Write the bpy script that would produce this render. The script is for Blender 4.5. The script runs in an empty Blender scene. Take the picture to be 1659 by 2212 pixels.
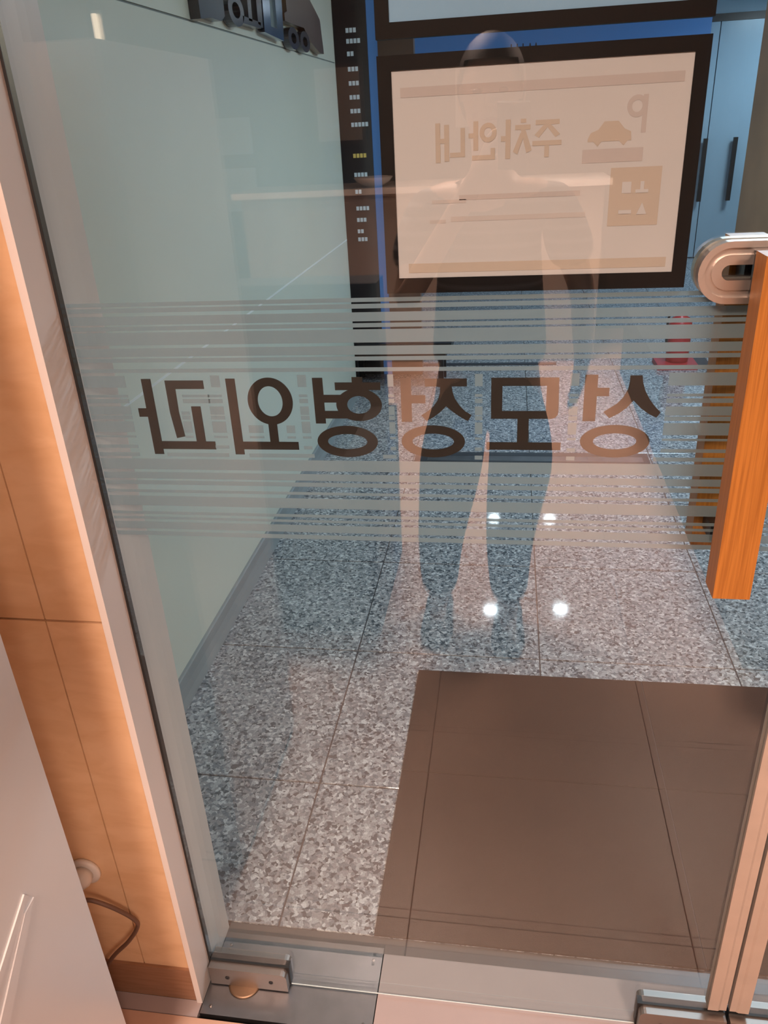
import bpy, bmesh, math, random
from mathutils import Vector, Matrix
random.seed(7)
C = bpy.context.scene.collection
S = bpy.context.scene
PI = math.pi

# ------------------------------------------------------------------ camera
cam_d = bpy.data.cameras.new('camera'); cam = bpy.data.objects.new('camera', cam_d); C.objects.link(cam)
CAM = Vector((0.0, -0.978, 1.59))
RIGHT = Vector((0.98823, 0.144757, -0.049472))
UP = Vector((-0.020578, 0.446248, 0.894673))
FWD = Vector((-0.151587, 0.883124, -0.443975))
cam.matrix_world = Matrix(((RIGHT.x, UP.x, -FWD.x, CAM.x), (RIGHT.y, UP.y, -FWD.y, CAM.y),
                           (RIGHT.z, UP.z, -FWD.z, CAM.z), (0, 0, 0, 1)))
cam_d.sensor_fit = 'VERTICAL'; cam_d.sensor_height = 36.0; cam_d.lens = 1696 / 2212 * 36.0
cam_d.clip_start = 0.003; cam_d.clip_end = 60
S.camera = cam

# ------------------------------------------------------------------ world, exposure
w = bpy.data.worlds.new('world'); S.world = w; w.use_nodes = True
w.node_tree.nodes['Background'].inputs[0].default_value = (0.35, 0.38, 0.45, 1)
w.node_tree.nodes['Background'].inputs[1].default_value = 0.03
S.view_settings.view_transform = 'Standard'; S.view_settings.look = 'None'
S.view_settings.exposure = 0.0; S.view_settings.gamma = 1.0
S.view_settings.use_curve_mapping = False
S.cycles.max_bounces = 10; S.cycles.transparent_max_bounces = 24
S.cycles.glossy_bounces = 5; S.cycles.caustics_reflective = False; S.cycles.caustics_refractive = False
try:
    S.cycles.use_denoising = True
except Exception: pass

def area(name, loc, sx, sy, power, col, rot=(0, 0, 0), spread=PI):
    l = bpy.data.lights.new(name, 'AREA'); l.shape = 'RECTANGLE'; l.size = sx; l.size_y = sy
    l.energy = power; l.color = col; l.spread = spread
    o = bpy.data.objects.new(name, l); C.objects.link(o); o.location = loc; o.rotation_euler = rot
    return o
WARM = (1.0, 0.71, 0.585)
COOL = (0.62, 0.83, 1.0)
for lx, ly, lp, sp in ((-0.50, -1.90, 100, 180), (1.05, -2.5, 105, 150), (-1.6, -3.4, 30, 90), (0.25, -4.1, 50, 90)):
    area('room_light', (lx, ly, 2.53), 0.55, 0.55, lp, WARM, spread=math.radians(sp))
for lx, ly, lp in ((1.25, 1.9, 36), (1.25, 3.6, 46)):  # added fill lamps without fixtures, placed clear of visible floor reflections
    area('lobby_fill', (lx, ly, 2.52), 0.5, 0.5, lp, COOL)
area('lobby_fill', (2.85, 7.6, 2.52), 0.6, 0.6, 42, COOL)  # added far fill lamp, likewise without a fixture

# ------------------------------------------------------------------ helpers
def link(name, me, mat, parent=None):
    o = bpy.data.objects.new(name, me); C.objects.link(o)
    if mat is not None and not me.materials: me.materials.append(mat)
    if parent is not None: o.parent = parent
    return o
def finish(name, bm, mat, parent=None, smooth=False, bevel=0, seg=2):
    if bevel:
        bmesh.ops.bevel(bm, geom=[e for e in bm.edges if len(e.link_faces) == 2 and e.calc_face_angle(0) > 0.6],
                        offset=bevel, segments=seg, affect='EDGES', profile=0.5)
    bmesh.ops.recalc_face_normals(bm, faces=bm.faces)
    me = bpy.data.meshes.new(name); bm.to_mesh(me); bm.free()
    if smooth:
        for p in me.polygons: p.use_smooth = True
    return link(name, me, mat, parent)
def abox(bm, x0, x1, y0, y1, z0, z1):
    v = [bm.verts.new(p) for p in ((x0,y0,z0),(x1,y0,z0),(x1,y1,z0),(x0,y1,z0),(x0,y0,z1),(x1,y0,z1),(x1,y1,z1),(x0,y1,z1))]
    for f in ((0,3,2,1),(4,5,6,7),(0,1,5,4),(1,2,6,5),(2,3,7,6),(3,0,4,7)): bm.faces.new([v[i] for i in f])
    return v
def box(name, b, mat, parent=None, bevel=0.0, seg=2):
    bm = bmesh.new(); abox(bm, *b); return finish(name, bm, mat, parent, bevel=bevel, seg=seg)
def aprism(bm, pts, axis, a, b):
    """polygon pts in the plane across `axis`, extruded from a to b. axis 'y': pts are (x,z); 'x': (y,z); 'z': (x,y)"""
    def P(p, t):
        return {'y': (p[0], t, p[1]), 'x': (t, p[0], p[1]), 'z': (p[0], p[1], t)}[axis]
    lo = [bm.verts.new(P(p, a)) for p in pts]; hi = [bm.verts.new(P(p, b)) for p in pts]
    bm.faces.new(lo); bm.faces.new(hi[::-1]); n = len(pts)
    for i in range(n): bm.faces.new((lo[i], lo[(i+1) % n], hi[(i+1) % n], hi[i]))
def aring(bm, c, ro, ri, axis, a, b, n=48):
    def P(p, t):
        return {'y': (p[0], t, p[1]), 'x': (t, p[0], p[1]), 'z': (p[0], p[1], t)}[axis]
    L = []
    for i in range(n):
        t = 2*PI*i/n; L.append([bm.verts.new(P((c[0]+r[0]*math.cos(t), c[1]+r[1]*math.sin(t)), q)) for r in (ro, ri) for q in (a, b)])
    for i in range(n):
        A, B = L[i], L[(i+1) % n]
        bm.faces.new((A[0], B[0], B[2], A[2])); bm.faces.new((A[1], A[3], B[3], B[1]))
        bm.faces.new((A[0], A[1], B[1], B[0])); bm.faces.new((A[2], B[2], B[3], A[3]))
def prism(name, pts, axis, a, b, mat, parent=None, bevel=0.0, seg=2):
    bm = bmesh.new(); aprism(bm, pts, axis, a, b); return finish(name, bm, mat, parent, bevel=bevel, seg=seg)
def lathe(name, prof, loc, mat, parent=None, n=32, smooth=True, axis='z'):
    bm = bmesh.new(); rows = []
    for r, z in prof:
        rows.append([bm.verts.new((r*math.cos(2*PI*i/n), r*math.sin(2*PI*i/n), z)) for i in range(n)])
    for a, b in zip(rows, rows[1:]):
        for i in range(n): bm.faces.new((a[i], a[(i+1) % n], b[(i+1) % n], b[i]))
    bm.faces.new(rows[0][::-1]); bm.faces.new(rows[-1])
    if axis == 'y': bmesh.ops.rotate(bm, verts=bm.verts, cent=(0,0,0), matrix=Matrix.Rotation(PI/2, 3, 'X'))
    if axis == 'x': bmesh.ops.rotate(bm, verts=bm.verts, cent=(0,0,0), matrix=Matrix.Rotation(PI/2, 3, 'Y'))
    bmesh.ops.translate(bm, verts=bm.verts, vec=loc)
    return finish(name, bm, mat, parent, smooth=smooth)
def smooth_path(pts, k=6):
    out = []; P = [Vector(p) for p in pts]; P = [2*P[0]-P[1]] + P + [2*P[-1]-P[-2]]
    for i in range(1, len(P)-2):
        for j in range(k):
            t = j/k; a, b, c, d = P[i-1:i+3]
            out.append(0.5*((2*b)+(-a+c)*t+(2*a-5*b+4*c-d)*t*t+(-a+3*b-3*c+d)*t**3))
    out.append(P[-2]); return out
def tube(name, pts, r, mat, parent=None, n=10, k=6):
    pts = smooth_path(pts, k); bm = bmesh.new(); rows = []
    for i, p in enumerate(pts):
        d = (pts[min(i+1, len(pts)-1)] - pts[max(i-1, 0)]).normalized()
        u = d.cross(Vector((0.13, 0.2, 0.97))).normalized(); v = d.cross(u)
        rows.append([bm.verts.new(p + r*(math.cos(2*PI*j/n)*u + math.sin(2*PI*j/n)*v)) for j in range(n)])
    for a, b in zip(rows, rows[1:]):
        for i in range(n): bm.faces.new((a[i], a[(i+1) % n], b[(i+1) % n], b[i]))
    bm.faces.new(rows[0][::-1]); bm.faces.new(rows[-1])
    return finish(name, bm, mat, parent, smooth=True)
def tag(o, label, cat, group=None):
    o['label'] = label; o['category'] = cat
    if group: o['group'] = group
    return o
def thing(name, label, cat, loc=(0, 0, 0), group=None):
    o = bpy.data.objects.new(name, None); C.objects.link(o); o.location = loc; o.empty_display_size = 0.1
    return tag(o, label, cat, group)
def struct(o):
    o['kind'] = 'structure'; return o
class At:
    """parts are written in room coordinates and then hung on a thing whose origin stands elsewhere"""
def adopt(root):
    for ch in root.children:
        ch.matrix_parent_inverse = Matrix.Translation(root.location).inverted()

# ------------------------------------------------------------------ materials
def new_mat(name):
    m = bpy.data.materials.new(name); m.use_nodes = True; nt = m.node_tree
    return m, nt, nt.nodes['Principled BSDF']
def N(nt, t, **k):
    n = nt.nodes.new(t)
    for a, b in k.items(): setattr(n, a, b)
    return n
def mat(name, col, rough=0.5, metal=0.0, spec=0.5, vary=0.06, scale=6.0, bump=0.0, bscale=80.0, coat=0.0):
    m, nt, b = new_mat(name)
    b.inputs['Roughness'].default_value = rough; b.inputs['Metallic'].default_value = metal
    b.inputs['Specular IOR Level'].default_value = spec; b.inputs['Coat Weight'].default_value = coat
    g = N(nt, 'ShaderNodeNewGeometry'); n = N(nt, 'ShaderNodeTexNoise'); n.inputs['Scale'].default_value = scale
    n.inputs['Detail'].default_value = 4
    nt.links.new(g.outputs['Position'], n.inputs['Vector'])
    r = N(nt, 'ShaderNodeValToRGB')
    r.color_ramp.elements[0].color = tuple(c*(1-vary) for c in col)+(1,); r.color_ramp.elements[0].position = 0.3
    r.color_ramp.elements[1].color = tuple(min(1, c*(1+vary)) for c in col)+(1,); r.color_ramp.elements[1].position = 0.7
    nt.links.new(n.outputs['Fac'], r.inputs['Fac']); nt.links.new(r.outputs['Color'], b.inputs['Base Color'])
    if bump:
        n2 = N(nt, 'ShaderNodeTexNoise'); n2.inputs['Scale'].default_value = bscale; n2.inputs['Detail'].default_value = 3
        nt.links.new(g.outputs['Position'], n2.inputs['Vector'])
        bp = N(nt, 'ShaderNodeBump'); bp.inputs['Strength'].default_value = bump; bp.inputs['Distance'].default_value = 0.004
        nt.links.new(n2.outputs['Fac'], bp.inputs['Height']); nt.links.new(bp.outputs['Normal'], b.inputs['Normal'])
    return m
def emit(name, col, s):
    m, nt, b = new_mat(name); b.inputs['Base Color'].default_value = col+(1,)
    b.inputs['Emission Color'].default_value = col+(1,); b.inputs['Emission Strength'].default_value = s
    return m

def granite():
    m, nt, b = new_mat('polished speckled granite'); b.inputs['Roughness'].default_value = 0.06
    g = N(nt, 'ShaderNodeNewGeometry')
    n1 = N(nt, 'ShaderNodeTexNoise'); n1.inputs['Scale'].default_value = 60; n1.inputs['Detail'].default_value = 2
    mp = N(nt, 'ShaderNodeVectorMath', operation='ADD'); ms = N(nt, 'ShaderNodeVectorMath', operation='SCALE'); ms.inputs['Scale'].default_value = 0.02
    nt.links.new(g.outputs['Position'], n1.inputs['Vector']); nt.links.new(n1.outputs['Color'], ms.inputs[0])
    nt.links.new(g.outputs['Position'], mp.inputs[0]); nt.links.new(ms.outputs[0], mp.inputs[1])
    v = N(nt, 'ShaderNodeTexVoronoi'); v.inputs['Scale'].default_value = 120
    nt.links.new(mp.outputs[0], v.inputs['Vector'])
    sp = N(nt, 'ShaderNodeSeparateColor'); nt.links.new(v.outputs['Color'], sp.inputs[0])
    r = N(nt, 'ShaderNodeValToRGB'); r.color_ramp.interpolation = 'CONSTANT'
    e = r.color_ramp.elements; e[0].position = 0.0; e[0].color = (0.085, 0.095, 0.11, 1)
    e[1].position = 0.16; e[1].color = (0.19, 0.205, 0.23, 1)
    for p, c in ((0.40, (0.28, 0.285, 0.30)), (0.66, (0.39, 0.40, 0.42)), (0.9, (0.56, 0.57, 0.59))):
        q = e.new(p); q.color = c+(1,)
    nt.links.new(sp.outputs[0], r.inputs['Fac'])
    n2 = N(nt, 'ShaderNodeTexNoise'); n2.inputs['Scale'].default_value = 260; nt.links.new(g.outputs['Position'], n2.inputs['Vector'])
    mx = N(nt, 'ShaderNodeMixRGB', blend_type='OVERLAY'); mx.inputs[0].default_value = 0.5
    nt.links.new(r.outputs['Color'], mx.inputs[1]); nt.links.new(n2.outputs['Fac'], mx.inputs[2])
    nt.links.new(mx.outputs[0], b.inputs['Base Color'])
    return m
def wood(name, c1, c2, rough=0.35, scale=(60, 60, 1.5)):
    m, nt, b = new_mat(name); b.inputs['Roughness'].default_value = rough
    tc = N(nt, 'ShaderNodeNewGeometry'); mp = N(nt, 'ShaderNodeMapping'); mp.inputs['Scale'].default_value = scale
    nt.links.new(tc.outputs['Position'], mp.inputs[0])
    n = N(nt, 'ShaderNodeTexNoise'); n.inputs['Scale'].default_value = 4; n.inputs['Detail'].default_value = 6; n.inputs['Distortion'].default_value = 0.6
    nt.links.new(mp.outputs[0], n.inputs['Vector'])
    r = N(nt, 'ShaderNodeValToRGB'); r.color_ramp.elements[0].position = 0.35; r.color_ramp.elements[1].position = 0.62
    r.color_ramp.elements[0].color = c1+(1,); r.color_ramp.elements[1].color = c2+(1,)
    nt.links.new(n.outputs['Fac'], r.inputs['Fac']); nt.links.new(r.outputs['Color'], b.inputs['Base Color'])
    return m
def glass(name, tint, boost):
    """a clear sheet: what lies behind, tinted, plus the mirror image of what lies in front (Fresnel on both faces)"""
    m, nt, b = new_mat(name); nt.nodes.remove(b); out = nt.nodes['Material Output']
    g = N(nt, 'ShaderNodeNewGeometry')
    ior = N(nt, 'ShaderNodeMix', data_type='FLOAT'); ior.inputs[2].default_value = boost; ior.inputs[3].default_value = 1/boost
    nt.links.new(g.outputs['Backfacing'], ior.inputs[0])
    fr = N(nt, 'ShaderNodeFresnel'); nt.links.new(ior.outputs[0], fr.inputs['IOR'])
    t = N(nt, 'ShaderNodeBsdfTransparent'); t.inputs[0].default_value = tint+(1,)
    gl = N(nt, 'ShaderNodeBsdfGlossy'); gl.inputs['Roughness'].default_value = 0.0; gl.inputs['Color'].default_value = (1, 1, 1, 1)
    mx = N(nt, 'ShaderNodeMixShader'); nt.links.new(fr.outputs[0], mx.inputs[0]); nt.links.new(t.outputs[0], mx.inputs[1]); nt.links.new(gl.outputs[0], mx.inputs[2])
    nt.links.new(mx.outputs[0], out.inputs['Surface'])
    return m
def film(name, col, clear):
    """etched film: mostly scatters, lets a little of the view through"""
    m, nt, b = new_mat(name); nt.nodes.remove(b); out = nt.nodes['Material Output']
    g = N(nt, 'ShaderNodeNewGeometry'); n = N(nt, 'ShaderNodeTexNoise'); n.inputs['Scale'].default_value = 12
    nt.links.new(g.outputs['Position'], n.inputs['Vector'])
    r = N(nt, 'ShaderNodeValToRGB'); r.color_ramp.elements[0].color = tuple(c*.96 for c in col)+(1,); r.color_ramp.elements[1].color = tuple(c*1.04 for c in col)+(1,)
    nt.links.new(n.outputs['Fac'], r.inputs[0])
    d = N(nt, 'ShaderNodeBsdfDiffuse'); t = N(nt, 'ShaderNodeBsdfTranslucent'); tr = N(nt, 'ShaderNodeBsdfTransparent')
    nt.links.new(r.outputs[0], d.inputs[0]); nt.links.new(r.outputs[0], t.inputs[0])
    a = N(nt, 'ShaderNodeMixShader'); a.inputs[0].default_value = 0.68; nt.links.new(d.outputs[0], a.inputs[1]); nt.links.new(t.outputs[0], a.inputs[2])
    b2 = N(nt, 'ShaderNodeMixShader'); b2.inputs[0].default_value = clear; nt.links.new(a.outputs[0], b2.inputs[1]); nt.links.new(tr.outputs[0], b2.inputs[2])
    nt.links.new(b2.outputs[0], out.inputs['Surface'])
    return m

M = {}
M['granite'] = granite()
M['grout'] = mat('dark tile joint', (0.07, 0.07, 0.075), 0.8)
M['room_tile'] = mat('warm terracotta beige tile', (0.68, 0.43, 0.31), 0.4, vary=0.04, scale=3)
M['room_joint'] = mat('beige tile joint', (0.62, 0.39, 0.28), 0.8)
M['room_wall'] = mat('dark taupe wall covering', (0.075, 0.062, 0.056), 0.8, vary=0.05)
M['paper_cool_lit'] = mat('back of a sheet with lobby light painted in', (0.27, 0.45, 0.66), 0.75, vary=0.03)  # cool lobby light from behind is painted into the sheet's colour
M['glass'] = glass('greenish door glass', (0.925, 0.965, 0.965), 1.58)
M['film'] = film('etched grey film', (0.49, 0.56, 0.59), 0.2)
M['vinyl'] = mat('dark brown cut vinyl', (0.020, 0.013, 0.010), 0.55, vary=0.03)
M['stone_wall'] = mat('pale greenish grey wall panel', (0.70, 0.72, 0.62), 0.25, vary=0.03, scale=1.5)
M['wall_joint'] = mat('wall joint', (0.20, 0.23, 0.23), 0.7)
M['skirting'] = mat('grey vinyl skirting', (0.25, 0.28, 0.29), 0.35)
M['plaster'] = mat('white plaster', (0.72, 0.70, 0.66), 0.8, vary=0.02, bump=0.1)
M['ceiling'] = mat('white ceiling board', (0.75, 0.75, 0.74), 0.9, vary=0.02)
M['jamb'] = mat('off-white door frame lacquer', (0.76, 0.70, 0.66), 0.4, vary=0.02)
M['veneer'] = wood('amber wood veneer panel', (0.78, 0.49, 0.27), (0.85, 0.56, 0.33), 0.42, (3, 30, 8))
M['skirt_wood'] = wood('brown wooden skirting', (0.30, 0.15, 0.08), (0.36, 0.19, 0.11), 0.4, (3, 30, 30))
M['steel'] = mat('brushed stainless steel', (0.34, 0.30, 0.275), 0.45, 1.0, vary=0.08, scale=3)
M['steel_sat'] = mat('satin stainless steel', (0.66, 0.60, 0.55), 0.38, 1.0, vary=0.04, scale=10)
M['plate'] = mat('worn stainless cover plate', (0.25, 0.255, 0.27), 0.4, 1.0, vary=0.15, scale=9, bump=0.15, bscale=12)
M['brass'] = mat('tarnished brass', (0.30, 0.20, 0.13), 0.5, 1.0)
M['black'] = mat('black rubber', (0.012, 0.012, 0.012), 0.5)
M['mat'] = mat('taupe rubber matting', (0.016, 0.013, 0.012), 0.85, spec=0.15, vary=0.10, scale=4, bump=0.2, bscale=700)
M['marble'] = mat('pale threshold stone', (0.42, 0.34, 0.32), 0.6, vary=0.05, scale=5)
M['dark_strip'] = mat('dark stone strip', (0.085, 0.09, 0.09), 0.35)
M['edge_trim'] = mat('champagne aluminium edge profile', (0.50, 0.42, 0.36), 0.5, 0.3, vary=0.05, scale=20)
M['orange_wood'] = wood('orange lacquered wood', (0.30, 0.105, 0.014), (0.42, 0.160, 0.026), 0.42, (110, 110, 2.2))
M['cabinet'] = mat('glossy white cabinet lacquer', (0.70, 0.68, 0.67), 0.25, vary=0.03, scale=3)
M['paper'] = None
M['glint_pale'] = mat('painted glint of glass edge', (0.72, 0.84, 0.84), 0.15, vary=0.02)  # pale colour stands in for the glint on the glass edge
M['ceramic_pale'] = mat('pale wall strip', (0.80, 0.82, 0.80), 0.4)
M['white_plastic'] = mat('white plastic', (0.72, 0.66, 0.60), 0.4)
M['cable'] = mat('brown rubber cable', (0.16, 0.085, 0.055), 0.5)
M['frame_black'] = mat('black poster frame', (0.006, 0.004, 0.004), 0.6, spec=0.15)
M['bronze'] = mat('bronze stainless panel', (0.50, 0.29, 0.16), 0.45, 0.1, vary=0.15, scale=2)
M['dark_glass'] = mat('dark directory glass', (0.045, 0.040, 0.042), 0.15, vary=0.2, scale=3)
M['far_wall'] = mat('pale blue lobby wall', (0.44, 0.53, 0.60), 0.5, vary=0.05, scale=1)
M['far_glass'] = mat('frosted blue glass leaf', (0.38, 0.47, 0.54), 0.25, vary=0.06, scale=1)
M['handle_dark'] = mat('dark pull handle', (0.06, 0.05, 0.045), 0.4, 0.6)
M['chrome'] = mat('dark chrome letters', (0.085, 0.085, 0.095), 0.2, 0.6, vary=0.1)
M['chrome_bright'] = mat('bluish chrome letters', (0.45, 0.52, 0.62), 0.15, 1.0, vary=0.1)
M['copper'] = mat('brown metal letters', (0.20, 0.125, 0.09), 0.3, 0.7)
M['list_white'] = emit('lit white directory lettering', (0.62, 0.72, 0.78), 0.14)
M['list_yellow'] = emit('lit yellow directory lettering', (0.55, 0.42, 0.12), 0.3)
M['blue_strip'] = emit('blue light strip', (0.045, 0.13, 0.32), 0.42)
M['lamp'] = emit('lamp disc', (0.85, 0.93, 1.0), 60.0)
M['lamp_warm'] = emit('warm lamp panel', (1.0, 0.75, 0.52), 6.0)
M['red'] = mat('red enamel', (0.42, 0.025, 0.03), 0.35)
M['black_metal'] = mat('black metal', (0.02, 0.02, 0.022), 0.35, 0.3)
M['channel'] = mat('dark floor channel', (0.05, 0.055, 0.065), 0.4, 0.3)
M['dark_fabric'] = mat('charcoal upholstery', (0.035, 0.035, 0.038), 0.85, vary=0.15, scale=60, bump=0.3, bscale=500)
M['brown_dark'] = mat('dark brown panel', (0.09, 0.055, 0.04), 0.45)
M['desk'] = mat('taupe laminate', (0.30, 0.25, 0.215), 0.5)
M['cream'] = mat('cream laminate', (0.50, 0.44, 0.38), 0.4, vary=0.03)
M['ceramic'] = mat('white ceramic', (0.8, 0.76, 0.72), 0.2)

# ------------------------------------------------------------------ setting: lobby outside the door
def floor_tiles(floor, x0, nx, y0, ny, sx, sy, xmin, xmax, ymin, ymax, m, gap=0.004, h=0.006):
    cache = {}
    for i in range(nx):
        for j in range(ny):
            a, b = max(x0+i*sx, xmin), min(x0+(i+1)*sx, xmax); c, d = max(y0+j*sy, ymin), min(y0+(j+1)*sy, ymax)
            if b-a < 0.02 or d-c < 0.02: continue
            key = (round(b-a, 4), round(d-c, 4))
            if key not in cache:
                bm = bmesh.new(); abox(bm, gap/2, b-a-gap/2, gap/2, d-c-gap/2, -h, 0)
                bmesh.ops.bevel(bm, geom=[e for e in bm.edges if all(v.co.z > -h/2 for v in e.verts)], offset=0.0012, segments=1, affect='EDGES')
                me = bpy.data.meshes.new('tile'); bm.to_mesh(me); bm.free(); cache[key] = me
            t = link('tile', cache[key], m, floor); t.location = (a, c, 0)
fl = struct(box('floor', (-3.2, 3.4, 0.118, 9.2, -0.12, -0.004), M['grout']))
floor_tiles(fl, -3.489, 12, -0.049, 16, 0.602, 0.594, -3.2, 3.4, 0.120, 9.2, M['granite'])
fi = struct(box('floor', (-3.2, 1.75, -5.6, -0.092, -0.12, -0.004), M['room_joint']))
floor_tiles(fi, -3.2, 9, -5.6, 10, 0.602, 0.602, -3.2, 1.75, -5.6, -0.092, M['room_tile'], gap=0.0012)

wl = struct(box('wall_left', (-1.13, -0.990, 0.105, 3.968, -0.0, 2.6), M['wall_joint']))
for z0, z1 in ((0.0, 0.956), (0.962, 1.8965), (1.9025, 2.6)):
    box('panel', (-0.995, -0.986, 0.106, 3.972, z0, z1), M['stone_wall'], wl, bevel=0.0015, seg=1)
box('pale_strip', (-0.990, -0.9850, 0.107, 3.97, 0.9555, 0.9625), M['ceramic_pale'], wl)  # thin pale strip running along the wall between two panel rows
box('panel', (-1.13, -0.986, 3.968, 3.975, 0, 2.6), M['stone_wall'], wl)
sk = prism('baseboard_left', [(-0.9865, 0.0), (-0.955, 0.0), (-0.957, 0.006), (-0.966, 0.022), (-0.972, 0.045), (-0.974, 0.078), (-0.9775, 0.082), (-0.9865, 0.082)], 'y', 0.112, 3.972, M['skirting'])
struct(sk)

# rest of the lobby shell
wf = struct(box('wall_far', (-3.2, 3.4, 9.0, 9.15, 0, 2.6), M['far_wall']))
struct(box('wall_left', (-3.2, -3.05, 0.2, 9.0, 0, 2.6), M['plaster']))
wr = struct(box('wall_right', (1.66, 1.8, 0.12, 5.5, 0, 2.6), M['wall_joint']))
for k in range(4):
    box('panel', (1.652, 1.66, 0.13+k*1.342, 0.13+(k+1)*1.342-0.006, 0.01, 2.58), M['bronze'], wr, bevel=0.002, seg=1)
struct(box('wall_right', (3.25, 3.4, 0.2, 9.0, 0, 2.6), M['far_wall']))
struct(box('ceiling', (-3.2, 3.4, 0.12, 9.15, 2.6, 2.7), M['ceiling']))

# ------------------------------------------------------------------ setting: the room the photograph is taken from
wfz = struct(box('wall_front', (-3.2, -0.60, -0.045, 0.10, 0, 2.6), M['wall_joint']))
for x0, x1 in ((-3.2, -2.0), (-1.997, -0.702), (-0.6995, -0.6005)):
    for z0, z1 in ((0.092, 0.9225), (0.9265, 2.6)):
        box('panel', (x0, x1, -0.053, -0.045, z0, z1), M['veneer'], wfz, bevel=0.0014, seg=1)
struct(box('baseboard_front', (-3.2, -0.6005, -0.0595, -0.045, 0.0, 0.093), M['skirt_wood'], bevel=0.003))
tr = struct(box('trim_1', (-0.5995, -0.588, -0.064, 0.107, 0.0, 2.42), M['jamb'], bevel=0.003, seg=3))
struct(box('trim_2', (-0.588, 1.47, -0.082, 0.107, 2.36, 2.42), M['jamb'], bevel=0.004))
struct(box('trim_3', (1.47, 1.54, -0.082, 0.107, 0.0, 2.42), M['jamb'], bevel=0.005, seg=3))
struct(box('wall_front', (-0.655, 1.56, -0.066, 0.10, 2.42, 2.6), M['plaster']))
struct(box('wall_front', (1.54, 3.4, -0.066, 0.118, 0, 2.6), M['plaster']))
struct(box('wall_right', (1.6, 1.75, -5.6, -0.066, 0, 2.6), M['room_wall']))
struct(box('wall_left', (-3.35, -3.2, -5.75, 0.1, 0, 2.6), M['room_wall']))
struct(box('wall_back', (-3.2, 1.75, -5.75, -5.6, 0, 2.6), M['room_wall']))
struct(box('ceiling', (-3.35, 1.75, -5.75, 0.12, 2.6, 2.7), M['ceiling']))

# threshold: dark strip, pale sill stone and the steel cover of the floor spring
th = struct(box('trim_4', (-0.588, 1.47, 0.083, 0.1195, -0.1, -0.001), M['dark_strip'], bevel=0.001, seg=1))
ts = struct(box('trim_5', (-0.2345, 1.04, -0.0915, 0.0825, -0.1, 0.0), M['marble'], bevel=0.0015, seg=1))
struct(box('trim_6', (-3.2, -0.59, -0.0915, -0.0600, -0.1, 0.0), M['marble']))
def cover(x0, x1, label):
    t = thing('floor_spring_cover', label, 'cover plate', (x0, 0, 0))
    bm = bmesh.new(); abox(bm, x0, x1, -0.084, 0.082, -0.05, 0.0005); finish('plate', bm, M['plate'], t, bevel=0.001, seg=1)
    for sx in (x0+0.018, x1-0.018):
        for sy in (-0.068, 0.066):
            lathe('screw', [(0.0035, 0.0), (0.0035, 0.0012), (0.001, 0.0018)], (sx, sy, 0.0003), M['steel'], t, n=12)
    adopt(t); return t
cover(-0.587, -0.2365, 'worn stainless plate let into the floor under the hinge side of the glass door')
cover(1.045, 1.465, 'stainless floor plate under the far side of the second glass door, beyond the wooden handle')

# ------------------------------------------------------------------ the glass door
door = struct(thing('door_1', 'left glass door leaf with mirrored black lettering and etched stripes', 'door', (-0.585, 0, 0)))
del door['label']; del door['category']
GT = 0.0055
box('glass_pane', (-0.5835, 0.394, -GT, GT, 0.004, 2.34), M['glass'], door)
box('edge_glint', (-0.417, 0.268, -GT-0.0008, -GT+0.0002, 0.004, 0.0062), M['glint_pale'], door)  # glint along the bottom edge of the pane, painted as a pale strip
box('seal', (-0.5875, -0.5838, -0.006, 0.006, 0.006, 2.34), M['black'], door)
def edge_profile(x0, s, parent):
    o = prism('edge_profile', [(x0, -0.011), (x0+s*0.018, -0.011), (x0+s*0.022, -0.009), (x0+s*0.033, -0.009), (x0+s*0.033, 0.009), (x0, 0.011)], 'z', 0.078, 2.34, M['edge_trim'], parent, bevel=0.001, seg=1)
    return o
edge_profile(0.394, 1, door)

stripes = [(1.3948,1.3897),(1.3873,1.3816),(1.3769,1.3656),(1.3632,1.3579),(1.3553,1.3383),(1.334,1.3226),(1.3201,1.3148),(1.3056,1.3003),
           (1.1736,1.1571),(1.1525,1.1424),(1.1393,1.1329),(1.1244,1.1201),(1.1143,1.0985),(1.0887,1.0842),(1.0798,1.0758),(1.0714,1.0597),(1.0552,1.0484)]
FX0, FX1 = -0.582, 0.390
for a, b in stripes:
    box('stripe', (FX0, FX1, GT+0.0002, GT+0.0006, b, a), M['film'], door)
mid = [(1.296,1.2796),(1.2691,1.2655),(1.2629,1.257),(1.2523,1.2403),(1.239,1.2333),(1.2302,1.2139),(1.2091,1.206),(1.1948,1.19)]
gaps = [(FX0, -0.520), (-0.397, -0.384), (-0.276, -0.264), (-0.155, -0.147), (-0.041, -0.031), (0.079, 0.090), (0.198, FX1)]
for a, b in mid:
    bm = bmesh.new()
    for x0, x1 in gaps: abox(bm, x0, x1, GT+0.0002, GT+0.0006, b, a)
    for x0, x1, za, zb in ((-0.441, -0.402, 1.2700, 1.2555), (-0.352, -0.331, 1.2250, 1.2040), (-0.298, -0.286, 1.2250, 1.2040), (-0.404, -0.397, 1.2800, 1.1900), (-0.446, -0.434, 1.2450, 1.2060)):
        lo, hi = max(b, zb), min(a, za)
        if hi - lo > 0.001: abox(bm, x0, x1, GT+0.0002, GT+0.0006, lo, hi)
    finish('stripe', bm, M['film'], door)
bm = bmesh.new()
for x0, x1 in ((FX0, -0.520), (-0.478, -0.386), (-0.356, -0.262), (-0.166, -0.147), (-0.041, -0.031), (0.079, 0.090), (0.190, FX1)):
    abox(bm, x0, x1, GT+0.0002, GT+0.0006, 1.1775, 1.1830)
finish('stripe', bm, M['film'], door)

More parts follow.
